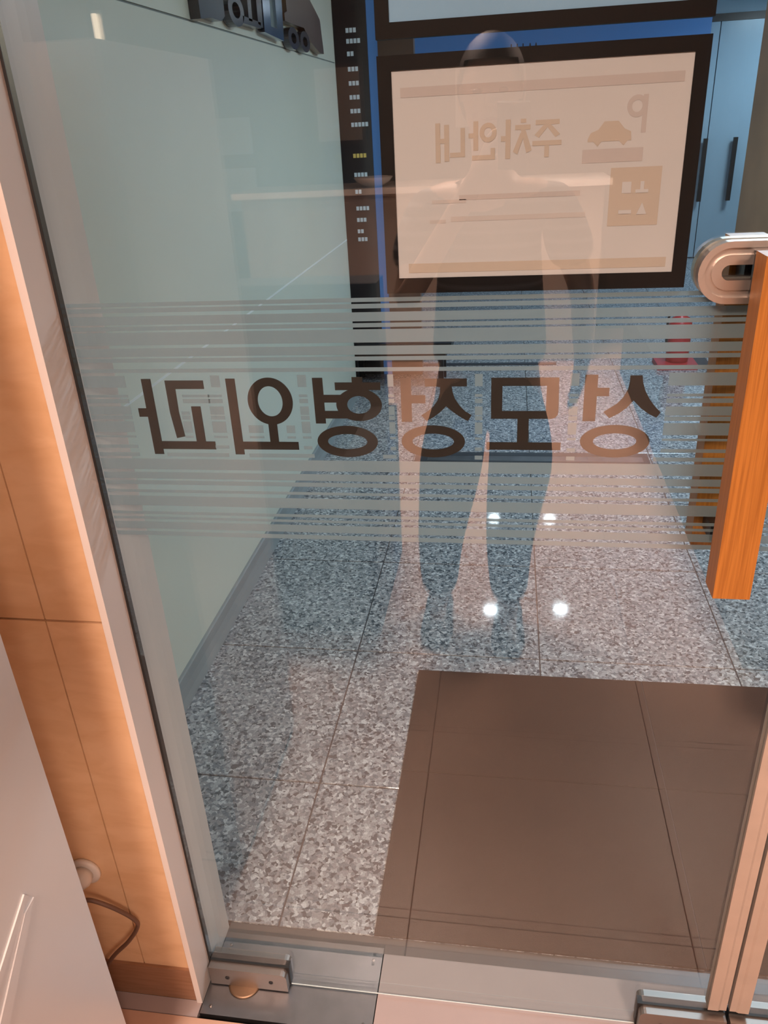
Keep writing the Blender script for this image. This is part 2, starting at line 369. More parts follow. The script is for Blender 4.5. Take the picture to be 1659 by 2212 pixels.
# the clinic name, cut in brown vinyl on the outside, so it reads backwards from in here (mm on the glass)
LET = [
 ([[(-497,1291.4),(-483.2,1291.4),(-483,1180.7),(-496.9,1180.7)],[(-509.3,1249.3),(-496,1249.3),(-496,1236.9),(-509.3,1236.9)],
   [(-463.2,1289),(-408.1,1288.9),(-408.1,1277),(-449.5,1277),(-450,1243.2),(-446.9,1207.7),(-459.4,1205.2),(-463.2,1243.2)],
   [(-431,1252),(-417.4,1252),(-417.4,1199),(-431,1199)],[(-484,1200.3),(-403.9,1200.3),(-403.9,1188.5),(-484,1188.5)]], []),
 ([[(-376.2,1291.3),(-363,1291.3),(-363,1181.3),(-376.2,1181.3)],[(-364,1200.5),(-283.4,1200.5),(-283.4,1189),(-364,1189)],
   [(-323.4,1230),(-311,1230),(-311,1199.8),(-323.4,1199.8)]], [(-317,1259.1,31.5,33.3,17.3,21.4)]),
 ([[(-256,1291.7),(-242,1291.7),(-242,1227.8),(-256,1227.8)],[(-243,1268.2),(-214,1268.2),(-214,1257.5),(-243,1257.5)],
   [(-243,1245.7),(-218,1245.7),(-211,1235),(-243,1235)],[(-202.5,1292.4),(-188.2,1292.4),(-188.2,1268),(-202.5,1268)],
   [(-225.8,1285.2),(-164.7,1285.2),(-164.7,1274.7),(-225.8,1274.7)]], [(-194.8,1254.1,31,22.8,16,12.4),(-214.1,1201.6,42.1,22.9,27.4,11)]),
 ([[(-138,1291.1),(-124.1,1291.1),(-124.1,1230.5),(-138,1230.5)],[(-125.2,1267.6),(-105.7,1267.6),(-105.7,1256.4),(-125.2,1256.4)],
   [(-106,1289.8),(-51.3,1289.8),(-51.3,1279.3),(-106,1279.3)],
   [(-85.9,1280),(-86.6,1269.9),(-89.7,1260.3),(-95.7,1251.7),(-102.9,1245.5),(-111.7,1239.7),(-104.7,1231.9),(-94.9,1237.5),(-87.7,1243.1),(-78.5,1252.3),(-78,1265.1),(-77.8,1280)],
   [(-70.9,1280),(-70.1,1272.3),(-67,1262.7),(-60.7,1252.9),(-53.8,1245.6),(-45.1,1240.1),(-50.1,1231.8),(-57.4,1235.8),(-65.5,1241.3),(-72.4,1246.8),(-78.5,1252.3),(-78.5,1265.1),(-78,1280)]],
  [(-96.8,1202.6,42.8,23,27.9,11.4)]),
 ([[(-20.2,1290.6),(65.3,1290.6),(65.4,1279.6),(-20,1279.6)],[(-20.1,1279.8),(-5.7,1279.8),(-5.7,1245.6),(-20.1,1245.6)],
   [(50.2,1279.9),(65.5,1279.8),(66.2,1245.7),(50.2,1245.7)],[(-19.9,1245.9),(66.2,1245.9),(65.6,1240.7),(62,1236.6),(57.9,1235.2),(-19.9,1235.2)],
   [(14.3,1236),(29,1236),(29,1201.3),(14.3,1201.3)],[(-25.7,1202.3),(71.2,1202.3),(71.2,1191.6),(-25.7,1191.6)]], []),
 ([[(97,1293.9),(112.9,1293.9),(112.9,1232.3),(97,1232.3)],[(112.5,1276.8),(127.8,1276.8),(127.8,1265.7),(112.5,1265.7)],
   [(151.7,1292.7),(151.8,1285.6),(150.5,1275.2),(145.5,1264.2),(138.6,1256),(122.4,1244.7),(130.2,1236.3),(141.8,1242.9),(150.5,1250.1),(158.3,1259.9),(159.1,1271.7),(158.1,1292.7)],
   [(166.4,1292.7),(168,1283.2),(171.5,1272.9),(178.2,1261.2),(184.4,1253),(192.8,1244.2),(188.1,1237.1),(179,1241.8),(168.5,1249.5),(158.3,1259.9),(158.4,1271.7),(157.6,1292.7)]],
  [(139.3,1204.6,43.8,22.6,27.3,11.1)])]
for polys, rings in LET:
    bm = bmesh.new()
    k_ = 0.0
    for p in polys:
        k_ += 0.00004; aprism(bm, [(x/1000, z/1000) for x, z in p], 'y', GT+0.0007+k_, GT+0.0016+k_)
    for cx, cz, rx, rz, ix, iz in rings:
        k_ += 0.00004; aring(bm, (cx/1000, cz/1000), (rx/1000, rz/1000), (ix/1000, iz/1000), 'y', GT+0.0007+k_, GT+0.0016+k_)
    finish('letter', bm, M['vinyl'], door)

def patch(name, x0, x1, top, parent, corner='right', bits=True):
    """clamp plates either side of the glass, round-cornered towards the pane"""
    r = 0.012; pts = []
    def arc(cx, cz, a0):
        for k in range(5):
            t = a0 + k*PI/8; pts.append((cx+r*math.cos(t), cz+r*math.sin(t)))
    for side in (-1, 1):
        pts.clear()
        if corner == 'right':
            pts.extend([(x0, 0.004), (x1, 0.004)]); arc(x1-r, top-r, 0); pts.append((x0, top))
        else:
            pts.extend([(x0, 0.004), (x1, 0.004), (x1, top)]); arc(x0+r, top-r, PI/2)
        a, b = sorted((side*(GT+0.002), side*(GT+0.018)))
        pl = prism(name, pts, 'y', a, b, M['steel'], parent, bevel=0.002, seg=2)
    g = box('gasket', (x0-0.0 if corner == 'right' else x0-0.003, x1+0.003 if corner == 'right' else x1, -GT-0.0025, GT+0.0025, 0.004, top+0.004), M['black'], parent)
    return g
patch('patch_fitting', -0.5825, -0.418, 0.054, door, 'right')
lathe('pivot_disc', [(0.034, 0.0), (0.034, 0.0025), (0.030, 0.0035), (0.001, 0.0035)], (-0.513, -0.013, 0.0006), M['brass'], door, n=40)
for sx in (-0.452, -0.545):
    lathe('screw', [(0.0045, 0.0), (0.0045, 0.0009), (0.0015, 0.0009), (0.0015, 0.0002)], (sx, -GT-0.018, 0.028), M['black_metal'], door, n=14, axis='y')
patch('patch_fitting', 0.272, 0.427, 0.066, door, 'left')
lathe('screw', [(0.0045, 0.0), (0.0045, 0.0009), (0.0015, 0.0009), (0.0015, 0.0002)], (0.312, -GT-0.018, 0.035), M['black_metal'], door, n=14, axis='y')
box('lock_bolt', (0.352, 0.392, -0.030, -GT-0.018, 0.026, 0.034), M['brass'], door, bevel=0.002)
lathe('lock_cylinder', [(0.0135, 0.0), (0.0135, 0.004), (0.011, 0.006), (0.001, 0.006)], (0.398, -GT-0.0175, 0.033), M['steel_sat'], door, n=24, axis='y')

# second leaf
door2 = struct(bpy.data.objects.new('door_2', None)); C.objects.link(door2); door2.location = (1.46, 0, 0)
box('glass_pane', (0.466, 1.465, -GT, GT, 0.004, 2.34), M['glass'], door2)
edge_profile(0.466, -1, door2)
for a, b in stripes+mid:
    box('stripe', (0.472, 1.462, GT+0.0002, GT+0.0006, b, a), M['film'], door2)
patch('patch_fitting', 0.4335, 0.588, 0.066, door2, 'right')
lathe('lock_cylinder', [(0.0135, 0.0), (0.0135, 0.004), (0.011, 0.006), (0.001, 0.006)], (0.462, -GT-0.0175, 0.033), M['steel_sat'], door2, n=24, axis='y')
box('lock_bolt', (0.476, 0.505, -0.030, -GT-0.018, 0.024, 0.034), M['brass'], door2, bevel=0.002)
patch('patch_fitting', 1.30, 1.463, 0.054, door2, 'left')
adopt(door2); adopt(door)

# pull handles: wooden bar on a steel oblong bracket, one each side of the glass
def stadium(cx0, cx1, cz, r, n=16):
    p = []
    for k in range(n+1):
        t = PI/2 + PI*k/n; p.append((cx0+r*math.cos(t), cz+r*math.sin(t)))
    for k in range(n+1):
        t = -PI/2 + PI*k/n; p.append((cx1+r*math.cos(t), cz+r*math.sin(t)))
    return p
def stadium_ring(bm, cx0, cx1, cz, ro, ri, a, b, n=16):
    O, I_ = stadium(cx0, cx1, cz, ro, n), stadium(cx0, cx1, cz, ri, n)
    L = [[bm.verts.new((p[0], q, p[1])) for p in (o, i) for q in (a, b)] for o, i in zip(O, I_)]
    m = len(L)
    for i in range(m):
        A, B = L[i], L[(i+1) % m]
        bm.faces.new((A[0], B[0], B[2], A[2])); bm.faces.new((A[1], A[3], B[3], B[1]))
        bm.faces.new((A[0], A[1], B[1], B[0])); bm.faces.new((A[2], B[2], B[3], A[3]))
def pull(side, label):
    t = thing('pull_handle', label, 'door handle', (0.284, side*0.02, 1.03), 'wooden pull handles of the glass door')
    def Y(a, b): return sorted((side*a, side*b))
    y = Y(0.050, 0.090)
    box('bar', (0.262, 0.3065, y[0], y[1], 1.031, 1.447), M['orange_wood'], t, bevel=0.0012, seg=2)
    bm = bmesh.new()
    a, b = Y(GT+0.0005, 0.020)
    stadium_ring(bm, 0.246, 0.352, 1.4185, 0.0345, 0.0275, a, b); finish('bracket_rim', bm, M['steel_sat'], t, bevel=0.002, seg=2)
    bm = bmesh.new(); a, b = Y(GT+0.0005, 0.0135)
    stadium_ring(bm, 0.246, 0.352, 1.4185, 0.0275, 0.0195, a, b); finish('bracket', bm, M['steel_sat'], t, bevel=0.001, seg=1)
    bm = bmesh.new(); a, b = Y(GT+0.0005, 0.017)
    stadium_ring(bm, 0.246, 0.352, 1.4185, 0.0195, 0.0085, a, b); finish('bracket_lip', bm, M['steel_sat'], t, bevel=0.0015, seg=2)
    a, b = Y(0.014, 0.051)
    box('spacer', (0.270, 0.298, a, b, 1.392, 1.442), M['black_metal'], t, bevel=0.002)
    a, b = Y(GT+0.0005, 0.051)
    box('spacer', (0.274, 0.294, a, b, 1.062, 1.084), M['black_metal'], t, bevel=0.002)
    adopt(t); return t
pull(-1, 'orange wooden bar handle on a steel bracket, on the near side of the glass')
pull(1, 'orange wooden bar handle seen through the glass, behind the near wooden handle')

# ------------------------------------------------------------------ posters in black frames, hung on the outside of the glass
def paper_mat():
    m, nt, b = new_mat('back of a printed white sheet'); b.inputs['Roughness'].default_value = 0.75
    g = N(nt, 'ShaderNodeNewGeometry'); n = N(nt, 'ShaderNodeTexNoise'); n.inputs['Scale'].default_value = 9
    nt.links.new(g.outputs['Position'], n.inputs['Vector'])
    r = N(nt, 'ShaderNodeValToRGB'); r.color_ramp.elements[0].color = (0.565, 0.515, 0.515, 1); r.color_ramp.elements[1].color = (0.61, 0.555, 0.555, 1)
    nt.links.new(n.outputs[0], r.inputs[0]); nt.links.new(r.outputs[0], b.inputs['Base Color'])
    return m
M['paper'] = paper_mat()
M['ink_tan'] = mat('tan print showing through', (0.53, 0.42, 0.355), 0.75, vary=0.03)
M['ink_grey'] = mat('grey print showing through', (0.52, 0.435, 0.42), 0.75, vary=0.03)
M['ink_pale'] = mat('pale print showing through', (0.56, 0.475, 0.455), 0.75, vary=0.03)
YP = GT + 0.0035
def poster(x0, x1, z0, z1, px0, px1, pz0, pz1, label, pm='paper'):
    t = thing('framed_notice', label, 'notice', ((x0+x1)/2, YP, z0))
    bm = bmesh.new()
    abox(bm, x0, px0, YP, YP+0.012, z0, z1); abox(bm, px1, x1, YP, YP+0.012, z0, z1)
    abox(bm, px0, px1, YP, YP+0.012, z0, pz0); abox(bm, px0, px1, YP, YP+0.012, pz1, z1)
    finish('frame', bm, M['frame_black'], t)
    sh = box('paper', (px0, px1, YP+0.002, YP+0.010, pz0, pz1), M[pm], t)
    return t, sh
p1, sh1 = poster(-0.150, 0.2035, 1.3985, 1.6555, -0.1345, 0.188, 1.4165, 1.6405, 'black-framed parking notice seen from behind, above the door lettering')
YI = YP + 0.0018
def ink(name, polys, m, rings=()):
    bm = bmesh.new()
    k_ = 0.0
    for p in polys: k_ += 0.00005; aprism(bm, p, 'y', YI-0.0002-k_, YI+0.0003-k_)
    for cx, cz, rx, rz, ix, iz in rings: k_ += 0.00005; aring(bm, (cx, cz), (rx, rz), (ix, iz), 'y', YI-0.0002-k_, YI+0.0003-k_, 28)
    return finish(name, bm, m, sh1)
def R_(x0, x1, z0, z1): return [(x0, z0), (x1, z0), (x1, z1), (x0, z1)]
ink('print_band', [R_(-0.125, 0.180, 1.6135, 1.6235)], M['ink_grey'])
ink('print_band', [R_(-0.122, 0.180, 1.4225, 1.4335)], M['ink_tan'])
# 주차안내 seen from behind: glyphs run right to left
H0, H1 = 1.546, 1.585
def mir(cx): return lambda L: [(cx - x, z) for x, z in L]
def glyph(cx, polys, rings=()):
    f = mir(cx); ink('lettering', [f([(a, H0+b) for a, b in p]) for p in polys], M['ink_tan'],
                     [(cx-a, H0+b, rx, rz, ix, iz) for a, b, rx, rz, ix, iz in rings])
def rp(x0, x1, z0, z1): return [(x0, z0), (x1, z0), (x1, z1), (x0, z1)]
# 주
glyph(0.0385, [rp(-0.013, 0.013, 0.033, 0.038), [(-0.003, 0.034), (0.003, 0.034), (-0.009, 0.020), (-0.014, 0.023)], [(-0.003, 0.034), (0.003, 0.034), (0.014, 0.023), (0.009, 0.020)],
               rp(-0.016, 0.016, 0.012, 0.017), rp(-0.0025, 0.0025, 0.0, 0.013)])
# 차
glyph(0.006, [rp(-0.009, -0.003, 0.036, 0.040), rp(-0.014, 0.003, 0.029, 0.034), [(-0.008, 0.030), (-0.003, 0.030), (-0.010, 0.005), (-0.016, 0.008)], [(-0.008, 0.026), (-0.003, 0.026), (0.005, 0.007), (0.000, 0.004)],
              rp(0.008, 0.0135, 0.0, 0.040), rp(0.013, 0.0185, 0.018, 0.0235)])
# 안
glyph(-0.032, [rp(0.006, 0.0115, 0.010, 0.040), rp(0.011, 0.017, 0.023, 0.028), rp(-0.013, -0.008, 0.0, 0.012), rp(-0.013, 0.013, 0.0, 0.005)], [(-0.005, 0.028, 0.0095, 0.010, 0.0045, 0.005)])
# 내
glyph(-0.068, [rp(-0.015, -0.010, 0.004, 0.034), rp(-0.015, 0.002, 0.004, 0.009), rp(0.003, 0.0085, 0.0, 0.038), rp(0.008, 0.014, 0.019, 0.024), rp(0.013, 0.0185, -0.001, 0.040)])
# P and the little car, with its caption bar
ink('lettering', [R_(0.1395, 0.1445, 1.566, 1.6035)], M['ink_grey'], [(0.1335, 1.5925, 0.0105, 0.011, 0.0055, 0.006)])
ink('car_symbol', [[(0.083, 1.562), (0.086, 1.568), (0.094, 1.571), (0.100, 1.579), (0.115, 1.579), (0.122, 1.571), (0.129, 1.568), (0.130, 1.559), (0.126, 1.559), (0.122, 1.554), (0.117, 1.559), (0.098, 1.559), (0.094, 1.554), (0.089, 1.559), (0.083, 1.559)]], M['ink_tan'])
ink('caption_bar', [R_(0.078, 0.1435, 1.5375, 1.5515)], M['ink_grey'])
ink('print_block', [R_(0.1105, 0.166, 1.4695, 1.5315)], M['ink_tan'])
ink_l = [R_(-0.060+0, 0.078, 1.5040, 1.5095), R_(-0.092, -0.052, 1.5010, 1.5050), R_(-0.070, 0.085, 1.4805, 1.4860), R_(-0.095, -0.076, 1.4790, 1.4830)]
ink('print_line', ink_l[:1], M['ink_grey']); ink('print_line', ink_l[1:2], M['ink_pale']); ink('print_line', ink_l[2:3], M['ink_pale']); ink('print_line', ink_l[3:], M['ink_pale'])
bm = bmesh.new(); kq = 0.0
for p in ([R_(0.124, 0.134, 1.5045, 1.5165), R_(0.139, 0.153, 1.5045, 1.5080), R_(0.144, 0.148, 1.5045, 1.5165)], [R_(0.122, 0.136, 1.4825, 1.4865), [(0.142, 1.4815), (0.1475, 1.494), (0.153, 1.4815)]]):
    for q in p: kq += 0.00006; aprism(bm, q, 'y', YI-0.0008-kq, YI-0.0001)
finish('lettering', bm, M['paper'], sh1)
adopt(p1)
p2, sh2 = poster(-0.150, 0.2035, 1.671, 1.928, -0.1345, 0.188, 1.6865, 1.913, 'black-framed notice at the top edge, above the parking notice', 'paper_cool_lit')
adopt(p2)

# ------------------------------------------------------------------ mat outside
mt = thing('doormat', 'large taupe rubber doormat with fold creases, lying outside the glass door', 'doormat', (0.35, 0.58, 0))
bmx = [(-0.262, 0.4275), (0.4295, 0.975)]; bmy = [(0.1205, 0.6035), (0.6055, 1.046)]
for x0, x1 in bmx:
    for y0, y1 in bmy:
        box('mat_panel', (x0, x1, y0, y1, 0.0005, 0.0065), M['mat'], mt, bevel=0.0018, seg=1)
box('mat_backing', (-0.260, 0.973, 0.1225, 1.044, 0.0002, 0.0045), M['black'], mt)
box('ridge', (-0.258, 0.971, 0.6085, 0.6105, 0.0060, 0.0072), M['mat'], mt)
adopt(mt)

# ------------------------------------------------------------------ white cabinet, plug and cable
cb = thing('white_cabinet', 'tall glossy white cabinet standing in the lower left corner before the wood panelling', 'cabinet', (-0.86, -0.52, 0))
box('body', (-1.12, -0.600, -0.760, -0.272, 0.02, 1.72), M['cabinet'], cb, bevel=0.006, seg=3)
box('plinth', (-1.11, -0.610, -0.750, -0.282, 0.0, 0.022), M['black'], cb)
for pts in ([(-0.505, 0.652), (-0.375, 0.728), (-0.371, 0.720), (-0.500, 0.642)], [(-0.505, 0.600), (-0.384, 0.704), (-0.362, 0.706), (-0.470, 0.600)]):
    prism('embossed_strip', pts, 'x', -0.6005, -0.5975, M['cabinet'], cb, bevel=0.001, seg=1)
for k, zz in enumerate((0.10, 0.92)):
    box('door', (-1.10, -0.62, -0.772, -0.761, zz, zz+0.78), M['cabinet'], cb, bevel=0.002)
adopt(cb)
so = thing('wall_plug', 'white round plug in the wood-panelled wall beside the white cabinet', 'plug', (-0.765, -0.068, 0.363))
lathe('socket_plate', [(0.030, 0.0), (0.030, 0.006), (0.026, 0.009), (0.001, 0.009)], (-0.765, -0.0534, 0.358), M['white_plastic'], so, axis='y')
lathe('plug_body', [(0.019, 0.0), (0.020, 0.014), (0.014, 0.026), (0.001, 0.028)], (-0.765, -0.063, 0.358), M['white_plastic'], so, axis='y')
adopt(so)
tag(tube('power_cable', [(-0.765, -0.100, 0.352), (-0.757, -0.102, 0.338), (-0.735, -0.098, 0.334), (-0.702, -0.090, 0.307), (-0.674, -0.082, 0.270), (-0.673, -0.080, 0.245), (-0.700, -0.081, 0.200), (-0.742, -0.084, 0.150), (-0.80, -0.090, 0.06), (-0.86, -0.11, 0.008), (-0.93, -0.2, 0.006)], 0.0042, M['cable']),
    'brown cable looping down from the white plug to the floor', 'cable')

# ------------------------------------------------------------------ raised sign on the lobby wall
sg = thing('wall_sign', 'raised metal clinic lettering on the pale lobby wall, cut off by the top edge', 'sign', (-0.986, 2.7, 1.9))
def let(polys, m, a=-0.985, b=-0.952, rings=()):
    bm = bmesh.new()
    for p in polys: aprism(bm, p, 'x', a, b)
    for cx, cz, rx, rz, ix, iz in rings: aring(bm, (cx, cz), (rx, rz), (ix, iz), 'x', a, b, 32)
    finish('letter', bm, m, sg)
let([[(1.734,2.12),(1.99,2.14),(1.985,1.932),(1.945,1.914),(1.847,1.915),(1.746,1.903)]], M['chrome'])
let([], M['chrome'], rings=[(2.12, 1.962, 0.088, 0.048, 0.045, 0.024)])
let([[(2.27,2.12),(2.318,2.12),(2.305,1.945),(2.261,1.945)],[(2.19,1.953),(2.415,1.952),(2.409,1.932),(2.187,1.930)]], M['chrome'])
let([[(2.385,2.13),(2.462,2.13),(2.440,1.937),(2.378,1.945)]], M['chrome'])
let([[(2.475,2.14),(2.583,2.14),(2.56,1.952),(2.654,1.952),(2.66,2.14),(2.774,2.14),(2.743,1.915),(2.458,1.925)]], M['chrome_bright'])
let([[(2.836,2.10),(3.30,2.12),(3.489,2.06),(3.53,1.915),(3.436,1.913),(3.261,1.945),(3.128,1.995),(2.994,1.992),(2.79,1.992),(2.79,2.02),(2.836,2.03)]], M['copper'])
let([], M['chrome'], rings=[(2.92, 1.938, 0.095, 0.042, 0.045, 0.020), (3.135, 1.940, 0.095, 0.042, 0.045, 0.020)])
adopt(sg)

# ------------------------------------------------------------------ far side of the lobby
db = thing('directory_board', 'tall dark floor directory with rows of pale lettering at the end of the left wall', 'directory board', (-0.98, 4.36, 0))
box('board', (-1.12, -0.86, 4.35, 4.40, 0, 2.5), M['dark_glass'], db, bevel=0.003)
rows = [(2.085, 0.055, 0), (2.03, 0.075, 0), (1.965, 0.03, 0), (1.885, 0.05, 0), (1.81, 0.05, 0), (1.735, 0.05, 0), (1.66, 0.05, 0), (1.585, 0.095, 0), (1.41, 0.085, 1), (1.30, 0.075, 0), (1.20, 0.04, 0), (1.10, 0.07, 0), (1.03, 0.045, 0), (0.96, 0.04, 0), (0.91, 0.06, 0)]
for z, wd, yel in rows:
    bm = bmesh.new(); x = -0.985; k = 0
    while x < -0.985+wd:
        abox(bm, x, x+0.017, 4.3475, 4.3499, z-0.011, z+0.013); x += 0.022
    finish('lettering', bm, M['list_yellow'] if yel else M['list_white'], db)
adopt(db)
tag(box('light_strip', (-0.858, -0.800, 4.352, 4.398, 0.0, 2.5), M['blue_strip'], bevel=0.002), 'vertical blue light strip beside the dark floor directory', 'light strip')
pc = struct(box('wall_partition', (-0.798, -0.585, 4.34, 4.42, 0, 2.6), M['brown_dark']))
# low dark bench at its foot
be = thing('lobby_bench', 'low black bench at the foot of the dark floor directory', 'bench', (-0.75, 4.2, 0))
box('seat', (-1.06, -0.36, 4.02, 4.33, 0.235, 0.30), M['black_metal'], be, bevel=0.01)
box('frame', (-1.03, -0.40, 4.06, 4.29, 0.18, 0.2345), M['brown_dark'], be, bevel=0.004)
for x in (-1.02, -0.45):
    for y in (4.05, 4.27): box('leg', (x, x+0.035, y, y+0.035, 0.0, 0.181), M['black_metal'], be)
adopt(be)
# recessed channels across the floor
def channel(x0, x1, y0, y1, label):
    t = thing('floor_channel', label, 'floor channel', ((x0+x1)/2, (y0+y1)/2, 0))
    bm = bmesh.new(); w_ = 0.03
    abox(bm, x0, x1, y0, y0+w_*0.6, 0.0, 0.004); abox(bm, x0, x1, y1-w_*1.5, y1, 0.0, 0.004)
    abox(bm, x0, x0+w_*2.2, y0, y1, 0.0, 0.0038); abox(bm, x1-w_, x1, y0, y1, 0.0, 0.0038)
    finish('rim', bm, M['channel'], t)
    box('cover', (x0+w_*2.2, x1-w_, y0+w_*0.6, y1-w_*1.5, 0.0, 0.003), M['plate'], t)
    adopt(t)
channel(-0.47, 0.715, 2.775, 2.905, 'dark-rimmed metal channel set across the granite floor behind the lettering')
tag(box('floor_strip', (-1.05, 0.34, 4.55, 4.60, 0.0, 0.006), M['channel']), 'thin dark strip across the floor beyond the low black bench', 'floor strip')
# red extinguisher on its stand
ex = thing('fire_extinguisher', 'red fire extinguisher on a flat red stand, by the bronze panels at right', 'fire extinguisher', (1.14, 4.5, 0))
box('stand', (1.0, 1.26, 4.40, 4.62, 0.0, 0.035), M['red'], ex, bevel=0.008)
box('stand_foot', (1.255, 1.345, 4.42, 4.60, 0.0, 0.028), M['black_metal'], ex, bevel=0.006)
lathe('cylinder', [(0.070, 0.0), (0.074, 0.02), (0.074, 0.25), (0.06, 0.29), (0.025, 0.31), (0.022, 0.33)], (1.14, 4.51, 0.034), M['red'], ex)
box('valve', (1.12, 1.17, 4.50, 4.52, 0.36, 0.385), M['black_metal'], ex, bevel=0.003)
box('lever', (1.09, 1.18, 4.503, 4.517, 0.386, 0.398), M['black_metal'], ex, bevel=0.003)
tube('hose', [(1.12, 4.51, 0.372), (1.06, 4.49, 0.35), (1.05, 4.48, 0.24), (1.058, 4.475, 0.12)], 0.008, M['black_metal'], ex)
adopt(ex)
# glass entrance in the far wall with long dark pulls
fe = thing('entrance_doors', 'pale blue glass entrance doors with two long dark pull handles, far end of the lobby', 'door', (2.2, 8.95, 0))
box('door_leaf', (0.95, 2.105, 8.94, 8.975, 0.01, 2.35), M['far_glass'], fe, bevel=0.003)
box('door_leaf', (2.115, 3.2, 8.94, 8.975, 0.01, 2.35), M['far_glass'], fe, bevel=0.003)
for x in (2.06, 2.37):
    o = box('handle', (x, x+0.042, 8.86, 8.90, 0.62, 1.26), M['handle_dark'], fe, bevel=0.006)
    for z in (0.70, 1.16): box('mount', (x+0.012, x+0.03, 8.895, 8.945, z, z+0.02), M['handle_dark'], o)
box('frame', (0.90, 3.25, 8.93, 8.99, 2.352, 2.42), M['handle_dark'], fe)
adopt(fe)
# blue sign box on the far wall, seen between the two notices
bs = thing('blue_light_sign', 'long blue lit sign box on the far lobby wall, showing between the two notices', 'sign', (0.3, 8.9, 2.14))
box('box', (-1.6, 2.0, 8.86, 8.925, 1.98, 2.44), M['blue_strip'], bs, bevel=0.005)
box('bracket', (-1.5, 1.9, 8.925, 9.0, 2.43, 2.438), M['handle_dark'], bs)
bm = bmesh.new()
for k, q in enumerate(('m', 'a', 'l', 'o', 'n')):
    x = -0.02 - k*0.062 + 0.25
    if q in 'ma': aprism(bm, [(x-0.018, 2.205), (x+0.018, 2.205), (x+0.004, 2.27), (x-0.004, 2.27)], 'y', 8.853, 8.8595)
    else: aprism(bm, [(x-0.018, 2.205), (x-0.006, 2.205), (x-0.006, 2.27), (x-0.018, 2.27)], 'y', 8.853, 8.8595); aprism(bm, [(x-0.006, 2.205), (x+0.016, 2.205), (x+0.016, 2.22), (x-0.006, 2.22)], 'y', 8.853, 8.8595)
finish('lettering', bm, M['handle_dark'], bs)
adopt(bs)

# lamps
def downlight(x, y, r, m, label, group):
    t = thing('downlight', label, 'ceiling light', (x, y, 2.6), group)
    bm = bmesh.new(); aring(bm, (x, y), (r*1.2, r*1.2), (r, r), 'z', 2.588, 2.5995, 32); finish('rim', bm, M['steel_sat'], t)
    lathe('lamp_disc', [(r, 0.0), (r, 0.003)], (x, y, 2.5935), m, t, n=32, smooth=False); adopt(t)
for x, y, lb in ((-0.11, 5.32, 'nearer left of the four'), (0.54, 5.38, 'nearer right of the four'), (-0.12, 7.23, 'farther left of the four'), (0.515, 7.24, 'farther right of the four')):
    downlight(x, y, 0.062, M['lamp'], lb + ' round lobby downlights, mirrored in the granite floor', 'lobby downlights')
def panel_light(x, y):
    t = thing('ceiling_panel', 'square warm ceiling light panel in the room behind the camera', 'ceiling light', (x, y, 2.6), 'ceiling panels of the room')
    bm = bmesh.new()
    for b in ((x-.31, x-.285, y-.31, y+.31), (x+.285, x+.31, y-.31, y+.31), (x-.285, x+.285, y-.31, y-.285), (x-.285, x+.285, y+.285, y+.31)):
        abox(bm, *b, 2.56, 2.5995)
    finish('frame', bm, M['white_plastic'], t)
    box('diffuser', (x-.284, x+.284, y-.284, y+.284, 2.575, 2.590), M['lamp_warm'], t); adopt(t)
for x, y in ((-0.50, -1.90), (1.05, -2.5), (-1.6, -3.4), (0.25, -4.1)): panel_light(x, y)

# ------------------------------------------------------------------ the room behind: what the glass mirrors
rd = thing('reception_desk', 'long taupe reception desk with a pale top, mirrored faintly in the glass', 'desk', (-0.4, -4.8, 0))
box('front_panel', (-1.85, 0.60, -4.72, -4.66, 0.0, 1.16), M['desk'], rd, bevel=0.003)
box('body', (-1.83, 0.58, -5.20, -4.725, 0.0, 1.10), M['desk'], rd, bevel=0.003)
box('top', (-1.90, 0.64, -5.22, -4.60, 1.161, 1.20), M['ceramic'], rd, bevel=0.006)
adopt(rd)
tag(lathe('bowl', [(0.05, 0.0), (0.06, 0.004), (0.11, 0.03), (0.135, 0.06), (0.13, 0.062), (0.10, 0.035), (0.02, 0.012)], (-0.93, -4.75, 1.201), M['ceramic']), 'white ceramic bowl standing on the reception desk', 'bowl')
ac = thing('armchair', 'dark high-backed armchair left of the person, mirrored in the glass', 'armchair', (-0.72, -1.55, 0))
box('base', (-1.02, -0.415, -1.84, -1.235, 0.0, 0.38), M['dark_fabric'], ac, bevel=0.02)
box('seat_cushion', (-0.93, -0.50, -1.78, -1.225, 0.381, 0.50), M['dark_fabric'], ac, bevel=0.03, seg=3)
box('backrest', (-0.98, -0.45, -1.90, -1.74, 0.381, 1.10), M['dark_fabric'], ac, bevel=0.04, seg=4)
for x0 in (-1.03, -0.50): box('armrest', (x0, x0+0.10, -1.76, -1.25, 0.381, 0.66), M['dark_fabric'], ac, bevel=0.025, seg=3)
adopt(ac)
so2 = thing('waiting_sofa', 'long charcoal waiting sofa along the right wall, mirrored in the glass', 'sofa', (1.15, -2.7, 0))
box('base', (0.75, 1.585, -4.35, -1.15, 0.0, 0.30), M['dark_fabric'], so2, bevel=0.01)
for k in range(4):
    y0 = -1.17 - k*0.795
    box('seat_cushion', (0.745, 1.34, y0-0.785, y0, 0.301, 0.44), M['dark_fabric'], so2, bevel=0.03, seg=3)
    box('back_cushion', (1.35, 1.585, y0-0.785, y0, 0.301, 0.86), M['dark_fabric'], so2, bevel=0.04, seg=3)
adopt(so2)
